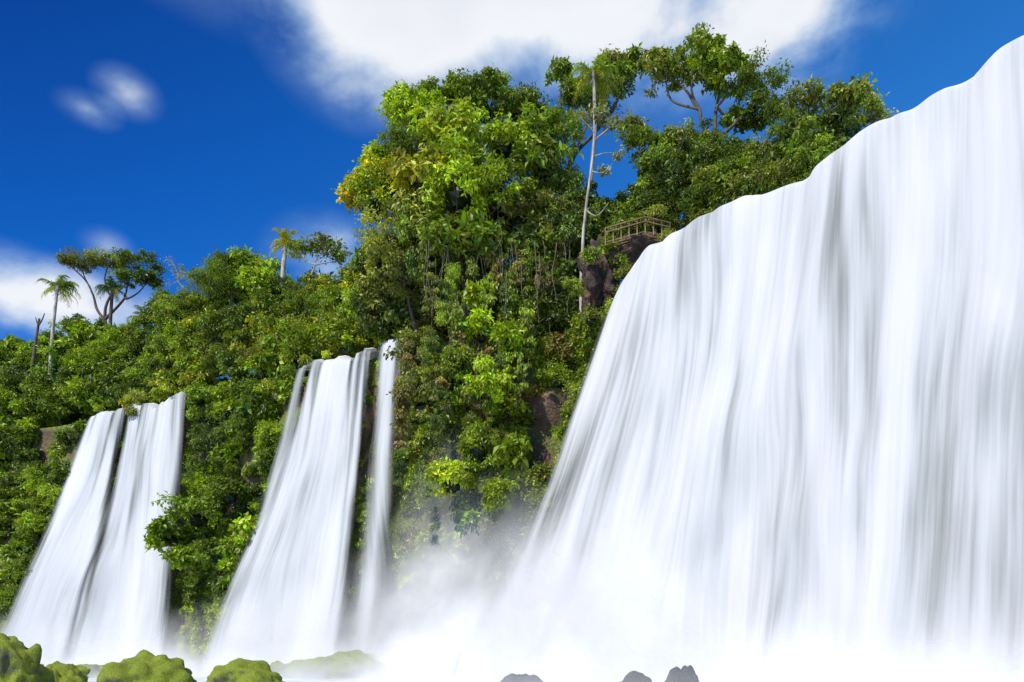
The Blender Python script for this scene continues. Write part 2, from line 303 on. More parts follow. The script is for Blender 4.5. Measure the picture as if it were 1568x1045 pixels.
# ------------------------------------------------------------------ foliage engine
PAL = dict(bright=(0.28, 0.39, 0.012), mid=(0.165, 0.25, 0.012), dark=(0.065, 0.115, 0.014), yellow=(0.38, 0.38, 0.018),
           olive=(0.25, 0.28, 0.04), brown=(0.25, 0.175, 0.05), lime=(0.40, 0.49, 0.025), gold=(0.42, 0.34, 0.02), grey=(0.3, 0.34, 0.18))
def unit(a): return a/np.maximum(np.linalg.norm(a, axis=-1, keepdims=True), 1e-6)
class Leaves:
    def __init__(s): s.V = []; s.C = []; s.n = 0
    def clumps(s, C, R, per, size, col, droop=0.35, aspect=0.5):
        C = np.asarray(C, float); n = len(C)
        if n == 0: return
        per = int(per*1.3); size = size*0.8
        idx = np.repeat(np.arange(n), per); m = len(idx)
        d = unit(rng.normal(size=(m, 3))); d[:, 2] = np.where(d[:, 2] < -0.35, -d[:, 2], d[:, 2])
        rad = (rng.random(m)**0.4)*(1+0.35*rng.normal(size=m)*0.6)
        sc = np.stack([R, R, R*0.75], 1)[idx]
        P = C[idx]+d*rad[:, None]*sc
        nrm = unit(d*0.6+np.array([0, 0, 0.45])+rng.normal(size=(m, 3))*0.48)
        ax = unit(np.cross(nrm, rng.normal(size=(m, 3)))+d*0.5); ax[:, 2] -= droop*rng.random(m)*2; ax = unit(ax)
        side = unit(np.cross(nrm, ax)); nn = np.cross(ax, side)
        sz = (size*(0.5+1.0*rng.random(m)))[:, None]
        w = sz*aspect*0.5
        v0 = P; v1 = P+ax*sz*0.45+side*w+nn*sz*0.08; v2 = P+ax*sz-nn*sz*0.12; v3 = P+ax*sz*0.45-side*w+nn*sz*0.08
        s.V.append(np.stack([v0, v1, v2, v3], 1).reshape(-1, 3))
        c = np.asarray(col, float)[idx]*(0.6+0.8*rng.random(m))[:, None]
        c[:, 0] *= (0.8+0.45*rng.random(m))
        s.C.append(np.repeat(c, 4, axis=0)); s.n += m
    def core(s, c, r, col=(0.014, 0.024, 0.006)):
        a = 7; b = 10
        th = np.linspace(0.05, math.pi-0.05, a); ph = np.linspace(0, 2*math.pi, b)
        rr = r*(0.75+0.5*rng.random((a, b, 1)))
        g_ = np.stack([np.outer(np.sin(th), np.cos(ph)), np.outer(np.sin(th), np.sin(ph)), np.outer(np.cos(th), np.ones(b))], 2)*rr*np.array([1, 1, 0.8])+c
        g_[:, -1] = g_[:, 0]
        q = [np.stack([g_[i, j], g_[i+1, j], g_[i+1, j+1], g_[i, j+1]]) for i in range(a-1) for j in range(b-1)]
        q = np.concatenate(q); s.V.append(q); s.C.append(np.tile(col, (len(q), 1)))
    def bush(s, c, r, pal, per=70, size=0.3, nclump=None, core=True, flat=0.9, droop=0.35, cr=None):
        r3 = np.array([r, r, r*flat]) if np.isscalar(r) else np.array(r, float)
        rm = (r3[0]*r3[1]*r3[2])**(1/3)
        if nclump is None: nclump = int(8+13*rm**1.5)
        cr = cr or 0.22*rm+0.18
        d = unit(rng.normal(size=(nclump, 3))); d[:, 2] = np.where((d[:, 2] < -0.2) & (rng.random(nclump) < 0.6), -d[:, 2], d[:, 2])
        rad = 0.4+0.78*rng.random(nclump)**0.6
        lump = 1+0.7*np.array([nz(a*1.6+c[0], b_*1.6+c[1], e*1.6+c[2]) for a, b_, e in d])
        P = np.array(c)+d*rad[:, None]*lump[:, None]*(r3-cr*0.6)
        R = cr*(0.4+1.05*rng.random(nclump))
        names = pal if isinstance(pal, (list, tuple)) else [pal]
        base = np.array(PAL[names[rng.integers(len(names))]])
        alt = np.array([PAL[names[i]] for i in rng.integers(len(names), size=nclump)])
        col = (base*0.7+alt*0.3)*(0.6+0.8*rng.random((nclump, 1)))*rng.uniform(0.6, 1.3)
        sz_ = size*rng.choice([0.65, 0.8, 0.95, 1.2, 1.6])
        s.clumps(P, R, max(10, int(per*(size/sz_)**1.4)), sz_, col, droop*rng.uniform(0.3, 2.4), aspect=rng.uniform(0.3, 0.65))
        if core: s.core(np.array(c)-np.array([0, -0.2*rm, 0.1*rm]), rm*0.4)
        return P
    def build(s, name, parent=None):
        V = np.concatenate(s.V); C = np.concatenate(s.C)
        return mesh_obj(name, V, np.arange(len(V)).reshape(-1, 4), LEAF, cols=C, parent=parent, smooth=False)
class Wood:
    def __init__(s): s.V = []; s.F = []; s.o = 0
    def tube(s, pts, r0, r1, k=7, wob=0.0):
        pts = np.array(pts, float)
        u = np.r_[0, np.cumsum(np.linalg.norm(np.diff(pts, axis=0), axis=1))]
        m = max(5, int(u[-1]/0.3)+2); uu = np.linspace(0, u[-1], m)
        P = np.stack([np.interp(uu, u, pts[:, i]) for i in range(3)], 1)
        if wob: P[1:-1] += rng.normal(size=(m-2, 3))*wob
        for _ in range(4): P[1:-1] = (P[:-2]+P[1:-1]*2+P[2:])/4
        T = unit(np.gradient(P, axis=0)); ref = np.array([0.3, 1, 0.2])
        A = unit(np.cross(T, ref)); B = np.cross(T, A)
        r = r0+(r1-r0)*(uu/u[-1])
        an = np.linspace(0, 2*math.pi, k, endpoint=False)
        ring = P[:, None]+(A[:, None]*np.cos(an)[None, :, None]+B[:, None]*np.sin(an)[None, :, None])*r[:, None, None]
        s.V.append(ring.reshape(-1, 3))
        for i in range(m-1):
            for j in range(k):
                a = s.o+i*k+j; b_ = s.o+i*k+(j+1) % k
                s.F.append((a, b_, b_+k, a+k))
        s.o += m*k
    def build(s, name, mat, parent=None):
        return mesh_obj(name, np.concatenate(s.V), s.F, mat, parent=parent)

def tree(name, base, fork, crowns, pal, tr=0.25, bark=None, per=70, size=0.3, core=True, mid=None, limbs=5):
    e = empty(name); lv = Leaves(); wd = Wood()
    base = np.array(base, float); fork = np.array(fork, float)
    pts = [base]+([np.array(p_) for p_ in mid] if mid else [(base+fork)/2+rng.normal(size=3)*0.15])+[fork]
    wd.tube(pts, tr, tr*0.7, wob=0.06)
    order = sorted(range(len(crowns)), key=lambda i: crowns[i][0][0])
    ng = max(1, min(3, len(crowns)//2)); groups = [list(g_) for g_ in np.array_split(order, ng)]
    for gr in groups:
        mean = np.mean([crowns[i][0] for i in gr], axis=0)
        f2 = fork+(mean-fork)*0.5+np.array([0, 0, -0.15])*np.linalg.norm(mean-fork)*0.3+rng.normal(size=3)*0.15
        wd.tube([fork, (fork+f2)/2+rng.normal(size=3)*0.15, f2], tr*0.65, tr*0.42, k=6, wob=0.06)
        for i in gr:
            cr_ = crowns[i]
            c, r = np.array(cr_[0]), cr_[1]
            P = lv.bush(c, r, cr_[2] if len(cr_) > 2 else pal, per=per, size=size, core=core, nclump=cr_[3] if len(cr_) > 3 else None, cr=cr_[4] if len(cr_) > 4 else None)
            j = c-np.array([0, 0, (r if np.isscalar(r) else r[2])*0.45])
            wd.tube([f2, (f2+j)/2+rng.normal(size=3)*0.25, j], tr*0.4, tr*0.2, k=6, wob=0.08)
            for q_ in rng.choice(len(P), min(limbs, len(P)), replace=False):
                wd.tube([j, (j+P[q_])/2+rng.normal(size=3)*0.2, P[q_]], tr*0.17, 0.015, k=5, wob=0.06)
    wd.build('trunk_and_limbs', bark or BARK, e); lv.build('crown', e)
    return e
def palm(name, base, top, R, nf=18, pal='bright', tr=0.16, bark=None):
    e = empty(name); wd = Wood(); lv = Leaves()
    base = np.array(base, float); top = np.array(top, float)
    wd.tube([base, (base+top)/2+rng.normal(size=3)*0.12, top], tr, tr*0.75)
    V = []; C = []
    for i in range(nf):
        az = rng.random()*2*math.pi; up = rng.uniform(-0.5, 1.3); Ln = R*rng.uniform(0.8, 1.15)
        dirh = np.array([math.cos(az), math.sin(az), 0])
        prev = top.copy(); pts = [prev]
        for k in range(1, 11):
            u = k/10; ang = up-u*u*(1.3+0.5*up)
            prev = prev+(dirh*math.cos(ang)+np.array([0, 0, math.sin(ang)]))*Ln/10; pts.append(prev)
        wd.tube(pts[:7], 0.025, 0.01, k=4)
        side = np.cross(dirh, [0, 0, 1]); base_c = np.array(PAL[pal if up > -0.1 else 'yellow'])
        for k in range(2, 11):
            for h in (0, 0.33, 0.66):
                q = pts[k-1]*(1-h)+pts[k]*h; t = unit(pts[k]-pts[k-1])
                ll = R*0.28*(1.0-0.5*abs(k/10-0.45))*rng.uniform(.7, 1.1)
                for sg_ in (-1, 1):
                    d = unit(side*sg_*0.8+t*0.55+np.array([0, 0, -0.5])+rng.normal(size=3)*0.2)
                    w = t*ll*0.07+np.array([0, 0, 0.012])
                    V += [q-w, q+w, q+d*ll+w*0.3, q+d*ll-w*0.3]
                    C += [base_c*rng.uniform(0.7, 1.3)]*4
    lv.V.append(np.array(V)); lv.C.append(np.array(C))
    wd.build('trunk', bark or BARK, e); lv.build('fronds', e)
    return e

# ------------------------------------------------------------------ slope vegetation (one mass)
cf = Leaves()
def slope(s0, s1, n, pal, rr=(0.7, 1.5), zr=(0.8, 21.5), out=0.2, per=70, size=0.28, skip=None, droop=0.35, gap=-0.34):
    for _ in range(n):
        s = rng.uniform(s0, s1); z = rng.uniform(*zr)
        if skip and skip(s, z): continue
        if nz(s*0.45, z*0.45, 4.4) < gap: continue
        x, y = terrain_pt(s, z); _, _, nx, ny, _ = at(s)
        r = rng.uniform(*rr)*(0.6+0.4*rng.random())
        cf.bush((x+nx*out*r, y+ny*out*r, z), r, pal, per=per, size=size*rng.uniform(.8, 1.3), flat=rng.uniform(0.7, 1.4), droop=droop)
h0 = sR1+0.2; h1 = s_of(-6.5, 50.1)-0.5
slope(h0+0.6, h1, 250, ['bright', 'mid', 'mid', 'olive', 'dark', 'bright', 'lime', 'brown'], rr=(0.4, 1.4), zr=(3.5, 21.5), skip=lambda s, z: s < h0+3 and z < 9, gap=-0.3)
slope(h0, h0+2.5, 30, ['dark', 'olive', 'mid'], rr=(0.5, 1.1), zr=(9, 19))
slope(h0+2, h1+0.5, 60, ['lime', 'bright', 'olive'], rr=(0.4, 0.9), zr=(0.5, 8))
for px, py, Y, r, pl in [(735, 510, 45.5, 1.0, 'lime'), (745, 600, 43.5, 1.2, 'lime'), (700, 560, 44, 1.0, 'bright'), (730, 690, 42, 1.2, 'lime'), (640, 540, 46, 1.3, 'olive'), (650, 620, 45, 1.3, 'olive'), (690, 740, 42, 1.1, 'lime'), (780, 520, 44.5, 0.8, 'mid'), (725, 455, 46, 0.5, 'lime'), (790, 700, 41.5, 0.9, 'bright'), (760, 760, 41, 0.9, 'bright')]:
    cf.bush(pixel_to_world(px, py, Y), r, [pl, 'bright'], size=0.32, per=70, flat=1.1)
for _ in range(80):
    px = rng.uniform(610, 880); py = rng.uniform(360, 720)
    if px > 860-(py-400)*0.35: continue
    Y = 47.0-(py-360)*0.0125
    r = rng.uniform(0.3, 0.6)
    cf.bush(pixel_to_world(px, py, Y), (r, r, r*rng.uniform(2, 4)), ['olive', 'mid', 'brown', 'bright', 'dark'], size=0.2, per=60, droop=1.6, core=False, nclump=14, cr=0.28)
slope(sb+0.25, sM0-0.1, 40, ['olive', 'mid', 'lime', 'bright'], rr=(0.2, 0.42), zr=(2, 21.3), out=0.2, size=0.18, droop=1.2, gap=-9)
slope(h1-0.2, sa-0.4, 40, ['olive', 'mid', 'lime', 'bright'], rr=(0.3, 0.7), zr=(1, 21), out=0.2, size=0.2, droop=1.0, gap=-9)
m0 = sM1+0.5; m1 = sL0-0.6
slope(m0, m1, 200, ['mid', 'bright', 'dark', 'mid', 'bright', 'dark'], rr=(0.5, 1.4), zr=(5, 21.5), out=0.4)
for px, py, Y, r, pl in [(265, 825, 55.5, 1.5, 'mid'), (300, 790, 55.5, 1.7, 'mid'), (330, 850, 54, 1.3, 'dark'), (350, 760, 55, 1.2, 'mid'), (285, 855, 55, 1.0, 'mid'), (306, 610, 60.5, 0.9, 'mid'), (302, 640, 60.3, 0.8, 'dark')]:
    cf.bush(pixel_to_world(px, py, Y), r, [pl, 'mid'], size=0.3, per=80)
slope(m0+0.8, m1-0.5, 190, ['lime', 'lime', 'bright'], rr=(0.3, 0.7), zr=(0.0, 6), size=0.15, out=0.2, droop=0.9, gap=-9)
l0 = sL1+0.7
slope(l0, l0+45, 430, ['mid', 'bright', 'dark', 'mid', 'bright', 'olive'], rr=(0.6, 1.9), zr=(0.5, 21.5), out=0.4, size=0.32, per=60, gap=-0.26)
slope(sL0, sL1, 90, ['lime', 'olive', 'mid'], rr=(0.2, 0.5), zr=(1, 21), out=-0.4, size=0.18, droop=0.9, gap=-9)
slope(sM0, sM1, 80, ['lime', 'olive', 'mid'], rr=(0.2, 0.5), zr=(1, 21), out=-0.4, size=0.18, droop=0.9, gap=-9)
for px, py, Y, r, pl in [(262, 598, 62.2, 0.7, 'lime'), (296, 606, 61, 0.6, 'mid'), (245, 604, 62.6, 0.6, 'bright'), (208, 612, 63.4, 0.8, 'olive'), (196, 616, 64, 0.5, 'yellow'), (202, 632, 63.2, 0.5, 'olive'), (150, 626, 65.6, 0.35, 'olive'), (584, 520, 51.3, 0.5, 'lime'), (626, 514, 50, 0.4, 'lime'), (468, 551, 55.6, 0.4, 'lime'), (500, 543, 54.8, 0.25, 'bright'), (418, 600, 56.5, 0.8, 'yellow'), (587, 560, 51, 0.35, 'bright'), (586, 620, 50.5, 0.35, 'mid'), (586, 590, 50.7, 0.3, 'olive')]:
    cf.bush(pixel_to_world(px, py, Y), r, [pl, 'lime'], size=0.2, per=80, droop=0.9, core=False)
for s in np.arange(h1-1, l0+40, 0.55):
    x, y, nx, ny, _ = at(s); t = rng.uniform(-7.2, -5.2)
    cf.bush((x+nx*t, y+ny*t, rng.uniform(22.3, 24.6)), rng.uniform(0.8, 1.4), ['mid', 'dark', 'bright', 'olive'], size=0.3)
for s in np.concatenate([np.arange(sM0-0.5, sM1, 0.6), np.arange(sL0-0.5, sL1+0.3, 0.7)]):
    x, y, nx, ny, _ = at(s); t = rng.uniform(-3.4, -2.2)
    cf.bush((x+nx*t, y+ny*t, 21.9), rng.uniform(0.35, 0.8), ['mid', 'bright', 'lime'], size=0.2)
cf.build('cliff_foliage')

# ------------------------------------------------------------------ understory above the brink
us = Leaves()
def band(tops, bots, deps, n, pal, rr, back_slope=0.5, per=70, size=0.3):
    tx, ty = zip(*tops); bx, by = zip(*bots); dx, dy = zip(*deps)
    for _ in range(n):
        px = rng.uniform(tx[0], tx[-1]); Y = np.interp(px, dx, dy); r = rng.uniform(*rr)
        rp = r*F/Y*0.7
        t = np.interp(px, tx, ty)+rp; b_ = np.interp(px, bx, by)
        py = rng.uniform(min(t, b_), b_)
        us.bush(pixel_to_world(px, py, Y+(b_-py)/F*Y*back_slope+rng.uniform(-.5, .5)), r, pal, per=per, size=size, flat=rng.uniform(0.7, 1.4))
band([(-120, 500), (0, 520), (60, 512), (120, 505), (200, 490), (250, 462), (300, 440)], [(-120, 625), (90, 632), (300, 600)], [(-120, 76), (300, 64.5)], 150, ['mid', 'bright', 'mid', 'dark', 'bright'], (0.7, 1.8), size=0.32)
band([(250, 462), (290, 440), (330, 392), (400, 396), (440, 432), (520, 425), (560, 395), (610, 350)], [(250, 600), (440, 558), (470, 548), (600, 512)], [(250, 64), (610, 53)], 175, ['mid', 'bright', 'mid', 'dark', 'yellow', 'bright'], (0.6, 1.7), size=0.3)
band([(560, 400), (640, 300), (900, 300)], [(560, 480), (640, 520), (900, 500)], [(560, 51), (640, 50), (900, 46)], 140, ['dark', 'mid', 'dark', 'olive'], (0.7, 1.5), back_slope=0.15)
band([(925, 290), (960, 330), (985, 300), (1010, 205), (1100, 215), (1200, 225), (1265, 215)], [(925, 400), (960, 375), (1060, 345), (1180, 300), (1265, 250)], [(925, 46.5), (1040, 44), (1265, 37)], 140, ['dark', 'mid', 'bright', 'mid', 'olive', 'dark'], (0.4, 1.2), back_slope=0.3, size=0.25)
for px, py, r in [(905, 395, .5), (950, 395, .5), (955, 420, .45), (932, 378, .4), (1020, 370, .5), (880, 440, .6), (940, 480, .6), (905, 490, .7), (985, 375, .4), (1005, 330, .6), (950, 450, .5)]: us.bush(pixel_to_world(px, py, 43.2), r, ['mid', 'bright', 'olive'], size=0.22)
us.build('understory_foliage')

# ------------------------------------------------------------------ named trees
A = lambda px, py, Y: pixel_to_world(px, py, Y)
tree('broadleaf_tree', A(745, 480, 49), A(740, 330, 49), [
    (A(640, 178, 49.5), (2.0, 2.0, 1.4), ['bright']), (A(735, 162, 50), (2.1, 2.2, 1.3), ['bright', 'mid']), (A(690, 218, 48), (2.6, 2.2, 1.5), ['bright', 'lime']),
    (A(795, 176, 50), (1.8, 1.9, 1.3), ['mid']), (A(622, 228, 48.5), (1.6, 1.9, 1.3)), (A(772, 225, 48), (2.1, 2.0, 1.4), ['bright', 'olive']), (A(700, 145, 50.5), (1.1, 1.3, .7)),
    (A(752, 134, 50.5), (1.1, 1.1, .6)), (A(612, 168, 50), (1.0, 1.1, 1.0)), (A(822, 215, 49), (1.4, 1.5, 1.2)), (A(655, 150, 50), (.9, 1.0, .7)), (A(580, 250, 49.5), (1, 1, 1))], ['mid', 'bright', 'bright'], tr=0.35, per=85, size=0.3)
tree('broadleaf_tree', A(720, 500, 47.5), A(700, 380, 47.5), [
    (A(700, 295, 46.5), (2.4, 2.0, 1.6), ['lime', 'bright']), (A(762, 300, 46.5), (1.8, 1.8, 1.5), ['bright', 'mid']), (A(650, 278, 47.5), (1.9, 1.8, 1.5), ['bright', 'yellow']),
    (A(800, 335, 47), (1.6, 1.6, 1.6), ['mid', 'olive']), (A(832, 262, 48), (1.7, 1.7, 1.5), ['olive', 'mid']), (A(700, 250, 47.5), (1.7, 1.8, 1.2), ['bright', 'mid']), (A(680, 370, 46.5), (1.4, 1.4, 1.3), ['mid', 'olive']), (A(740, 375, 46.5), (1.4, 1.4, 1.2), ['mid', 'dark'])], ['bright'], tr=0.22, per=70, size=0.38)
tree('drooping_broadleaf_tree', A(640, 520, 49), A(620, 430, 49), [
    (A(572, 310, 49.5), (1.7, 1.8, 2.4), ['gold', 'yellow', 'bright']), (A(600, 370, 48.5), (2.0, 1.9, 2.0), ['yellow', 'olive', 'mid']), (A(585, 410, 48.5), (1.5, 1.5, 1.5), ['olive', 'yellow']),
    (A(612, 285, 48.8), (2.0, 1.9, 1.7), ['bright', 'yellow']), (A(640, 345, 48), (1.6, 1.8, 1.7), ['bright', 'olive']), (A(585, 255, 50), (1.2, 1.2, 1.0), ['bright', 'yellow']), (A(620, 420, 48), (1.5, 1.5, 1.6), ['olive', 'mid']), (A(545, 295, 49.8), (.8, .8, 1.3), ['gold', 'yellow'])], ['gold', 'yellow'], tr=0.13, per=80, size=0.24)
tree('broadleaf_tree', A(860, 470, 49), A(865, 270, 49.5), [
    (A(850, 215, 49), (1.7, 1.7, 1.7)), (A(880, 150, 51), (1.2, 1.4, 1.1)), (A(870, 290, 48.5), (1.5, 1.5, 1.7), ['mid', 'dark']), (A(845, 355, 48), (1.4, 1.4, 1.8), ['dark', 'olive', 'mid']), (A(950, 130, 52), (1.5, 1.5, 1.1), ['olive', 'mid']), (A(978, 95, 52), (0.9, .9, .6), ['olive', 'mid']), (A(915, 150, 51), (1.3, 1.3, 1.3), ['olive', 'dark']),
    (A(860, 112, 51), (0.8, .8, .6)), (A(945, 95, 52), (.8, .9, .6), ['olive'])], ['mid', 'bright', 'olive'], tr=0.26, per=75, size=0.25, core=False, limbs=7)
palm('palm_tree', A(903, 290, 47), A(909, 112, 47), 1.75, nf=26, pal='bright', bark=PALE, tr=0.13)
e = empty('pale_barked_tree'); w = Wood(); lv = Leaves()
w.tube([A(890, 480, 45), A(891, 420, 45), A(895, 330, 45), A(905, 262, 45), A(911, 200, 45), A(909, 165, 45)], 0.12, 0.04, k=8, wob=0.03)
for pts in [[A(905, 262, 45), A(922, 270, 45), A(938, 250, 44.6)], [A(896, 320, 45), A(915, 335, 44.6), A(932, 310, 44.6)], [A(910, 215, 45), A(935, 195, 45), A(950, 180, 45.3)], [A(911, 205, 45), A(895, 185, 44.7), A(885, 178, 44.5)], [A(908, 240, 45), A(930, 232, 45.4), A(945, 235, 45.6)]]:
    w.tube(pts, 0.045, 0.015, k=5, wob=0.04)
for px, py, r in [(935, 190, .6), (890, 180, .5), (910, 185, .6), (918, 175, .5), (945, 240, .45), (925, 262, .3)]: lv.bush(A(px, py, 45.2), r, ['grey', 'olive'], core=False, per=18, size=0.22)
w.build('trunk', PALE, e); lv.build('crown', e)
tree('spreading_umbrella_tree', A(1102, 340, 43.5), A(1096, 215, 43.5), [
    (A(1065, 105, 44), (1.9, 1.8, .8), ['bright', 'olive'], 38, .44), (A(1110, 112, 43.5), (1.9, 1.8, .8), ['bright', 'mid'], 38, .44), (A(1155, 135, 43), (1.5, 1.5, .8), ['mid', 'olive'], 30, .43), (A(1020, 115, 44.5), (1.2, 1.3, .9), ['olive', 'mid'], 22, .4),
    (A(1005, 90, 44.5), (0.9, 1.0, .5), ['bright', 'olive'], 12, .36), (A(1155, 175, 43), (1.2, 1.3, .7), ['mid', 'dark'], 26, .4), (A(1075, 80, 44.5), (1.2, 1.4, .5), ['bright', 'olive'], 18, .36), (A(1130, 188, 44), (0.9, .9, .6), ['mid'], 14, .4)],
    ['bright', 'olive'], tr=0.2, per=70, size=0.21, core=False, mid=[A(1100, 280, 43.5), A(1092, 240, 43.4)], limbs=6)
tree('broadleaf_tree', A(1085, 330, 44.5), A(1080, 225, 44.5), [
    (A(980, 220, 45), (1.3, 1.2, 1.1), ['olive', 'mid'], 26, .42), (A(1010, 250, 44.5), (1.4, 1.2, 1.0), ['mid', 'dark'], 30, .42), (A(1045, 215, 45), (0.9, 1, .7), ['mid', 'olive'], 14, .4), (A(965, 195, 46), (0.9, .9, .7), ['olive', 'grey'], 12, .4), (A(1035, 265, 43.5), (1.2, 1.2, .9), ['mid', 'dark'], 26, .4)],
    ['mid'], tr=0.14, per=60, size=0.22, core=False, bark=PALE, mid=[A(1088, 270, 44.5)], limbs=6)
tree('broadleaf_tree', A(1215, 300, 38.5), A(1225, 240, 38.5), [
    (A(1240, 168, 39), (1.5, 1.5, .8)), (A(1290, 162, 38.5), (1.5, 1.5, .7)), (A(1330, 180, 38), (1.0, 1.2, .5), ['bright', 'olive']), (A(1215, 200, 39), (1.2, 1.3, .9), ['mid', 'dark']), (A(1275, 203, 38), (1.3, 1.3, .7), ['mid', 'dark']), (A(1310, 145, 38.5), (.9, .9, .4), ['bright', 'mid']), (A(1190, 172, 40), (0.8, .8, .6), ['bright', 'mid'])],
    ['mid', 'bright', 'olive'], tr=0.18, per=75, size=0.21, core=False)
palm('palm_tree', A(76, 575, 71), A(88, 440, 71), 2.0, nf=26, pal='mid', tr=0.17, bark=PALE)
palm('palm_tree', A(172, 560, 70), A(172, 442, 70), 1.7, nf=20, pal='dark', tr=0.18)
palm('palm_tree', A(432, 440, 61), A(438, 374, 61), 1.6, nf=24, pal='yellow', tr=0.2, bark=PALE)
palm('palm_tree', A(215, 560, 69), A(222, 490, 69), 1.7, nf=16, pal='mid', tr=0.18)
tree('spreading_umbrella_tree', A(165, 550, 72), A(160, 490, 72), [
    (A(125, 405, 72), (2.0, 2, .8), ['olive', 'mid'], 32, .5), (A(165, 400, 72), (2.0, 2, .8), ['bright', 'olive'], 32, .5), (A(205, 403, 72), (2.2, 2, .9), ['olive', 'mid'], 32, .5), (A(222, 430, 71), (1.5, 1.5, .8), ['mid', 'dark'], 20, .46), (A(195, 428, 71), (1.3, 1.5, .6), ['mid', 'dark'], 16, .46), (A(105, 400, 72), (1.0, 1.1, .5), ['olive'], 12, .46)],
    ['olive', 'mid'], tr=0.24, per=75, size=0.25, core=False, mid=[A(168, 520, 72)], limbs=5)
tree('bare_branched_tree', A(285, 500, 68), A(285, 455, 68), [(A(272, 420, 68), (1.6, 1.5, 1.1), ['grey'], 14, .5), (A(305, 430, 68), (1.6, 1.5, 1.1), ['grey'], 14, .5)], ['grey'], tr=0.12, per=30, size=0.2, core=False, bark=PALE, limbs=12)
tree('pale_barked_tree', A(468, 485, 58), A(475, 425, 58), [(A(500, 378, 58), (1.5, 1.3, .7), ['olive', 'bright'], 20, .42), (A(460, 380, 58), (1.2, 1.2, .6), ['olive', 'bright'], 16, .42), (A(520, 395, 58), (.8, .8, .6), ['olive', 'mid'], 10, .4)], ['olive'], tr=0.14, per=50, size=0.22, core=False, bark=PALE, limbs=5)
tree('broadleaf_tree', A(355, 500, 63), A(355, 440, 63), [(A(345, 410, 63), (1.6, 1.6, 1.1)), (A(378, 407, 62.5), (1.6, 1.6, 1.0)), (A(400, 427, 62), (1.6, 1.6, 1.3)), (A(330, 432, 62), (1.6, 1.6, 1.3), ['dark', 'mid'])], ['bright', 'mid'], tr=0.2, per=80, size=0.3)
tree('broadleaf_tree', A(5, 600, 74), A(3, 560, 74), [(A(0, 545, 74), (2.2, 2, 1.6)), (A(-40, 525, 75), (2.5, 2, 1.8)), (A(115, 505, 73), (1.6, 1.6, 1.2), ['mid', 'bright'])], ['bright', 'mid'], tr=0.2, per=80, size=0.34)
w = Wood(); w.tube([A(50, 560, 71), A(55, 520, 71), A(60, 488, 71)], 0.16, 0.1); w.tube([A(58, 500, 71), A(66, 488, 71), A(68, 480, 71)], 0.08, 0.04); w.tube([A(58, 498, 71), A(54, 486, 71)], 0.07, 0.03); w.build('dead_tree_trunk', BARK)
w = Wood()
for _ in range(40):
    px = rng.uniform(650, 885); py = rng.uniform(340, 440); Y = rng.uniform(45.2, 46.6); Ln = rng.uniform(40, 120)
    w.tube([A(px, py, Y), A(px+rng.uniform(-8, 8), py+Ln*.5, Y-.1), A(px+rng.uniform(-14, 14), py+Ln, Y)], 0.022, 0.012, k=4, wob=0.06)
w.build('hanging_vines', STEM)

# ------------------------------------------------------------------ wooden lookout railing
rl = empty('wooden_railing')
def box(name, a, b_, wx, wz):
    a = Vector(a); b_ = Vector(b_); d = b_-a
    bm = bmesh.new(); bmesh.ops.create_cube(bm, size=1)
    for v in bm.verts: v.co = Vector((v.co.x*wx, v.co.y*wz, v.co.z*d.length))
    bmesh.ops.bevel(bm, geom=bm.edges[:], offset=0.008, segments=1, affect='EDGES')
    me = bpy.data.meshes.new(name); bm.to_mesh(me); bm.free(); me.materials.append(WOOD)
    o = link(bpy.data.objects.new(name, me), rl)
    o.rotation_mode = 'QUATERNION'; o.rotation_quaternion = d.to_track_quat('Z', 'Y'); o.location = (a+b_)/2
p0 = np.array(A(927, 358, 42.4)); p1 = np.array(A(988, 341, 41.8)); p2 = np.array(A(1026, 350, 42.3))
U = np.array([0, 0, 1.0])
for a_, b2, n_ in [(p0, p1, 5), (p1, p2, 3)]:
    for i in range(n_+1):
        q_ = a_+(b2-a_)*i/n_
        if a_ is p1 and i == 0: continue
        box('post', q_-U*0.55, q_+U*0.34, 0.06, 0.06)
    for h in (0.28, 0.04): box('rail', a_+U*h+np.array([0, -.06, 0]), b2+U*h+np.array([0, -.06, 0]), 0.045, 0.045)
    for k in range(4): box('deck_board', a_-U*0.4+np.array([0, .12+.3*k, 0]), b2-U*0.4+np.array([0, .12+.3*k, 0]), 0.05, 0.05)

# ------------------------------------------------------------------ drifting spray (soft veils of droplets above the pool)
m, nt, out = newmat('spray')
at_ = N(nt, 'Attribute', attribute_name='cover'); tc = N(nt, 'TexCoord')
n = N(nt, 'TexNoise'); n.inputs['Scale'].default_value = 0.25; n.inputs['Detail'].default_value = 3; n.inputs['Roughness'].default_value = 0.45
L(nt, tc.outputs['Object'], n.inputs['Vector'])
nr = N(nt, 'MapRange'); L(nt, n.outputs[0], nr.inputs[0]); nr.inputs[1].default_value = 0.3; nr.inputs[2].default_value = 0.65; nr.inputs[3].default_value = 0.5; nr.inputs[4].default_value = 1.25
mu = N(nt, 'Math', operation='MULTIPLY', use_clamp=True); L(nt, nr.outputs[0], mu.inputs[0]); L(nt, at_.outputs['Fac'], mu.inputs[1])
d = N(nt, 'BsdfDiffuse'); d.inputs[0].default_value = (0.76, 0.76, 0.765, 1); t = N(nt, 'BsdfTranslucent'); t.inputs[0].default_value = (0.76, 0.76, 0.765, 1)
mx = N(nt, 'MixShader'); mx.inputs[0].default_value = 0.2; L(nt, d.outputs[0], mx.inputs[1]); L(nt, t.outputs[0], mx.inputs[2])
tp = N(nt, 'BsdfTransparent'); m2 = N(nt, 'MixShader'); L(nt, mu.outputs[0], m2.inputs[0]); L(nt, tp.outputs[0], m2.inputs[1]); L(nt, mx.outputs[0], m2.inputs[2]); L(nt, m2.outputs[0], out.inputs[0])
SPRAY = m
ms = empty('mist')
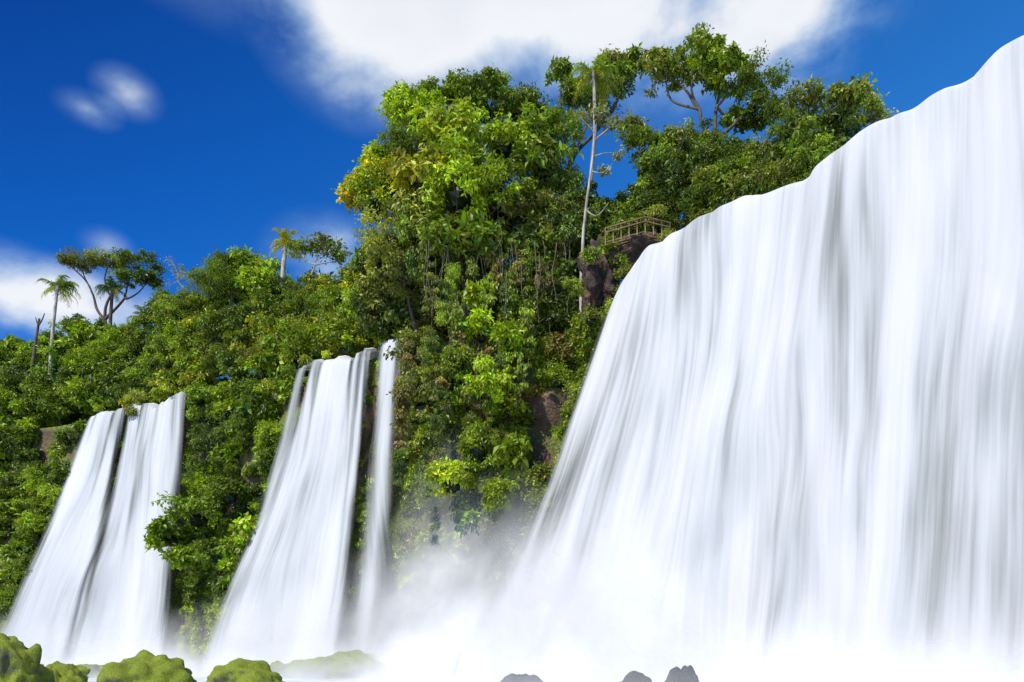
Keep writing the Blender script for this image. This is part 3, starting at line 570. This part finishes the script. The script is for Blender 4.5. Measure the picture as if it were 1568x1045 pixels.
def spray(path, amt, seed, endfade=3.0, pw=1.2):
    P = np.array([[*pixel_to_world(a, 1000, Y)[:2], h] for a, Y, h in path])
    u = np.r_[0, np.cumsum(np.hypot(*np.diff(P[:, :2], axis=0).T))]
    uu = np.arange(0, u[-1], 0.35)
    X = smooth(np.interp(uu, u, P[:, 0]), 4); Y = smooth(np.interp(uu, u, P[:, 1]), 4); H = smooth(np.interp(uu, u, P[:, 2]), 6)
    V = []; C = []
    nk = 26
    for i, q in enumerate(uu):
        ef = min(1, q/endfade, (u[-1]-q)/endfade); ef = max(0, ef); ef = ef*ef*(3-2*ef)
        hh = H[i]*(1+0.3*fbm(q*0.12, seed, 0, 2))
        for k in range(nk):
            v = k/(nk-1); z = -0.2+hh*v
            dd = 0.3*nz(q*0.2, z*0.2, seed)
            V.append((X[i]+dd*0.5, Y[i]+dd+v*hh*0.25, z))
            C.append(amt*ef*(1-v)**pw*(1 if v < 1 else 0))
    mesh_obj('spray_veil', V, grid_faces(len(uu), nk), SPRAY, parent=ms, attrs={'cover': C})
spray([(530, 44.5, 5), (600, 43.5, 10), (700, 41, 14), (790, 37.5, 13.5), (860, 35, 10), (950, 32.5, 6.5), (1100, 29.5, 4), (1300, 26, 3.2), (1568, 21.5, 3), (1900, 17, 3)], 1.1, 1, pw=1.4)
spray([(550, 42, 3.5), (650, 39.8, 8.5), (760, 36.5, 9.5), (850, 33.5, 7), (950, 30.5, 4.5), (1100, 27, 3), (1300, 23.5, 2.6), (1568, 19.5, 2.4), (1900, 15, 2.4)], 0.95, 2, pw=1.3)
spray([(-120, 60, 4), (20, 57, 5), (120, 55.5, 5), (210, 54, 4.5), (300, 50, 5), (380, 47, 5.5), (480, 45.8, 6.5), (570, 44.8, 8), (660, 43, 9), (760, 41.4, 5)], 0.95, 3, pw=1.4)
spray([(-120, 50, 1.8), (200, 46, 1.8), (330, 43.5, 2.2), (480, 41, 2.6), (640, 38, 3.2), (760, 34, 3.2)], 0.85, 4)
spray([(600, 21, 1.2), (760, 20.5, 1.5), (950, 19.5, 1.6), (1150, 18.5, 1.9), (1350, 17, 2.1), (1700, 14, 2.2)], 0.75, 5)

# ------------------------------------------------------------------ light & sky
SE = math.radians(48); azv = (-0.68, -0.73)
rot = math.atan2(azv[0], azv[1]) % (2*math.pi)
sd = Vector((azv[0]*math.cos(SE), azv[1]*math.cos(SE), math.sin(SE))).normalized()
sun = bpy.data.lights.new('sun', 'SUN'); sun.energy = 5.0; sun.angle = math.radians(0.5); sun.color = (1, 0.95, 0.86)
so = link(bpy.data.objects.new('sun', sun)); so.rotation_mode = 'QUATERNION'; so.rotation_quaternion = sd.to_track_quat('Z', 'Y'); so.location = (-30, -40, 60)
wld = bpy.data.worlds.new('World'); scene.world = wld; wld.use_nodes = True
nt = wld.node_tree; nt.nodes.clear()
out = nt.nodes.new('ShaderNodeOutputWorld'); bg = N(nt, 'Background'); bg.inputs[1].default_value = 0.11
sky = N(nt, 'TexSky', sky_type='NISHITA', sun_disc=False, sun_elevation=SE, sun_rotation=rot); sky.air_density = 1.0; sky.dust_density = 0.3; sky.ozone_density = 2.5
tc = N(nt, 'TexCoord'); D = tc.outputs['Generated']
sx = N(nt, 'SeparateXYZ'); L(nt, D, sx.inputs[0])
# polarised band: deepest away to the left and higher up
pa = N(nt, 'Math', operation='MULTIPLY_ADD'); L(nt, sx.outputs[2], pa.inputs[0]); pa.inputs[1].default_value = -1.6; L(nt, sx.outputs[0], pa.inputs[2])
pol = N(nt, 'MapRange'); L(nt, pa.outputs[0], pol.inputs[0]); pol.inputs[1].default_value = -1.5; pol.inputs[2].default_value = -0.45
tint = ramp(nt, pol.outputs[0], [(0.0, (0.008, 0.19, 0.80)), (0.4, (0.04, 0.56, 1.4)), (1.0, (0.2, 1.0, 1.8))])
mul = N(nt, 'Mix', data_type='RGBA', blend_type='MULTIPLY'); mul.inputs[0].default_value = 1
L(nt, sky.outputs[0], mul.inputs[6]); L(nt, tint.outputs[0], mul.inputs[7])
cn = N(nt, 'TexNoise'); cn.inputs['Scale'].default_value = 6.5; cn.inputs['Detail'].default_value = 7; cn.inputs['Roughness'].default_value = 0.55; cn.inputs['Distortion'].default_value = 0.2
mp = N(nt, 'Mapping'); mp.inputs['Scale'].default_value = (1, 1, 1.5); L(nt, D, mp.inputs[0]); L(nt, mp.outputs[0], cn.inputs['Vector'])
acc = None
def cloud(px, py, ax, az_, w=1.0):
    global acc
    d = Vector(((px-784)/F, 1, (1000-py)/F)); l_ = d.length; d.normalize()
    sb_ = N(nt, 'VectorMath', operation='SUBTRACT'); L(nt, D, sb_.inputs[0]); sb_.inputs[1].default_value = d
    ml = N(nt, 'VectorMath', operation='MULTIPLY'); L(nt, sb_.outputs[0], ml.inputs[0]); k = F*l_
    ml.inputs[1].default_value = (k/ax, k/ax*0.6, k/az_)
    le = N(nt, 'VectorMath', operation='LENGTH'); L(nt, ml.outputs[0], le.inputs[0])
    mr = N(nt, 'MapRange', interpolation_type='LINEAR'); L(nt, le.outputs['Value'], mr.inputs[0]); mr.inputs[1].default_value = 1.0; mr.inputs[2].default_value = 0.0; mr.inputs[4].default_value = w
    if acc is None: acc = mr.outputs[0]
    else:
        a_ = N(nt, 'Math', operation='ADD'); L(nt, acc, a_.inputs[0]); L(nt, mr.outputs[0], a_.inputs[1]); acc = a_.outputs[0]
cloud(545, 20, 180, 145, 1.1); cloud(700, -5, 310, 165, 1.2); cloud(920, -25, 350, 160, 1.1); cloud(1230, 0, 160, 135, 0.9); cloud(1080, 50, 330, 160, 0.4)
cloud(195, 142, 55, 36, 0.55); cloud(135, 168, 52, 26, 0.5); cloud(10, 450, 170, 80, 1.1); cloud(130, 475, 170, 70, 0.8); cloud(500, 410, 110, 80, 1.0); cloud(165, 378, 45, 30, 0.28)
cloud(500, -330, 700, 280, 1.0)  # overhead cloud, out of view, added for neutral fill light
mb = N(nt, 'MapRange', interpolation_type='SMOOTHSTEP'); L(nt, sx.outputs[1], mb.inputs[0]); mb.inputs[1].default_value = 0.0; mb.inputs[2].default_value = -0.6; mb.inputs[4].default_value = 0.4  # unseen white cloud cover added behind the camera as neutral fill
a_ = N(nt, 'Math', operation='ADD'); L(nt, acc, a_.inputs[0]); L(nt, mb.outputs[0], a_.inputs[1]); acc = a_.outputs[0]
nm = N(nt, 'Math', operation='MULTIPLY_ADD'); L(nt, cn.outputs[0], nm.inputs[0]); nm.inputs[1].default_value = 3.0; nm.inputs[2].default_value = -1.48
gate = N(nt, 'MapRange'); L(nt, acc, gate.inputs[0]); gate.inputs[1].default_value = 0; gate.inputs[2].default_value = 0.5
nm2 = N(nt, 'Math', operation='MULTIPLY'); L(nt, nm.outputs[0], nm2.inputs[0]); L(nt, gate.outputs[0], nm2.inputs[1])
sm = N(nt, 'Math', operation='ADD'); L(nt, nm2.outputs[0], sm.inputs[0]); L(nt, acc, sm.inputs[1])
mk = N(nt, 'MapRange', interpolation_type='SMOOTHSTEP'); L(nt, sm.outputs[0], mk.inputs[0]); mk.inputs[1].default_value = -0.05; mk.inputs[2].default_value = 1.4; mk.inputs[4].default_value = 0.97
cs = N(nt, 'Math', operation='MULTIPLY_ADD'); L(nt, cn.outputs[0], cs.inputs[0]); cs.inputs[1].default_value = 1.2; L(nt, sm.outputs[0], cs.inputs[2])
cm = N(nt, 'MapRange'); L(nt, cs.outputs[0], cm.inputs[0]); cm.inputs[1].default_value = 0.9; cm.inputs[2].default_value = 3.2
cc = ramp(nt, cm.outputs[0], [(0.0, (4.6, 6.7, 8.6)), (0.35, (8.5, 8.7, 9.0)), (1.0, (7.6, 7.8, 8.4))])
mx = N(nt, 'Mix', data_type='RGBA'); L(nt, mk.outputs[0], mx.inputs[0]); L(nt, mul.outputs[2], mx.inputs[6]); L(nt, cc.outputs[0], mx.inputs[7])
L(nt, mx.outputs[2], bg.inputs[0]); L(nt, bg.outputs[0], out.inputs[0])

cam = bpy.data.cameras.new('camera'); co = link(bpy.data.objects.new('camera', cam))
co.location = (0, 0, EYE); co.rotation_euler = (math.radians(90), 0, 0)
cam.lens = 28; cam.sensor_width = 36; cam.shift_y = (1000-522.5)/1568.0; cam.clip_end = 3000
scene.camera = co
scene.view_settings.view_transform = 'Standard'; scene.view_settings.look = 'None'; scene.view_settings.exposure = 0
print('leaves', cf.n, us.n)
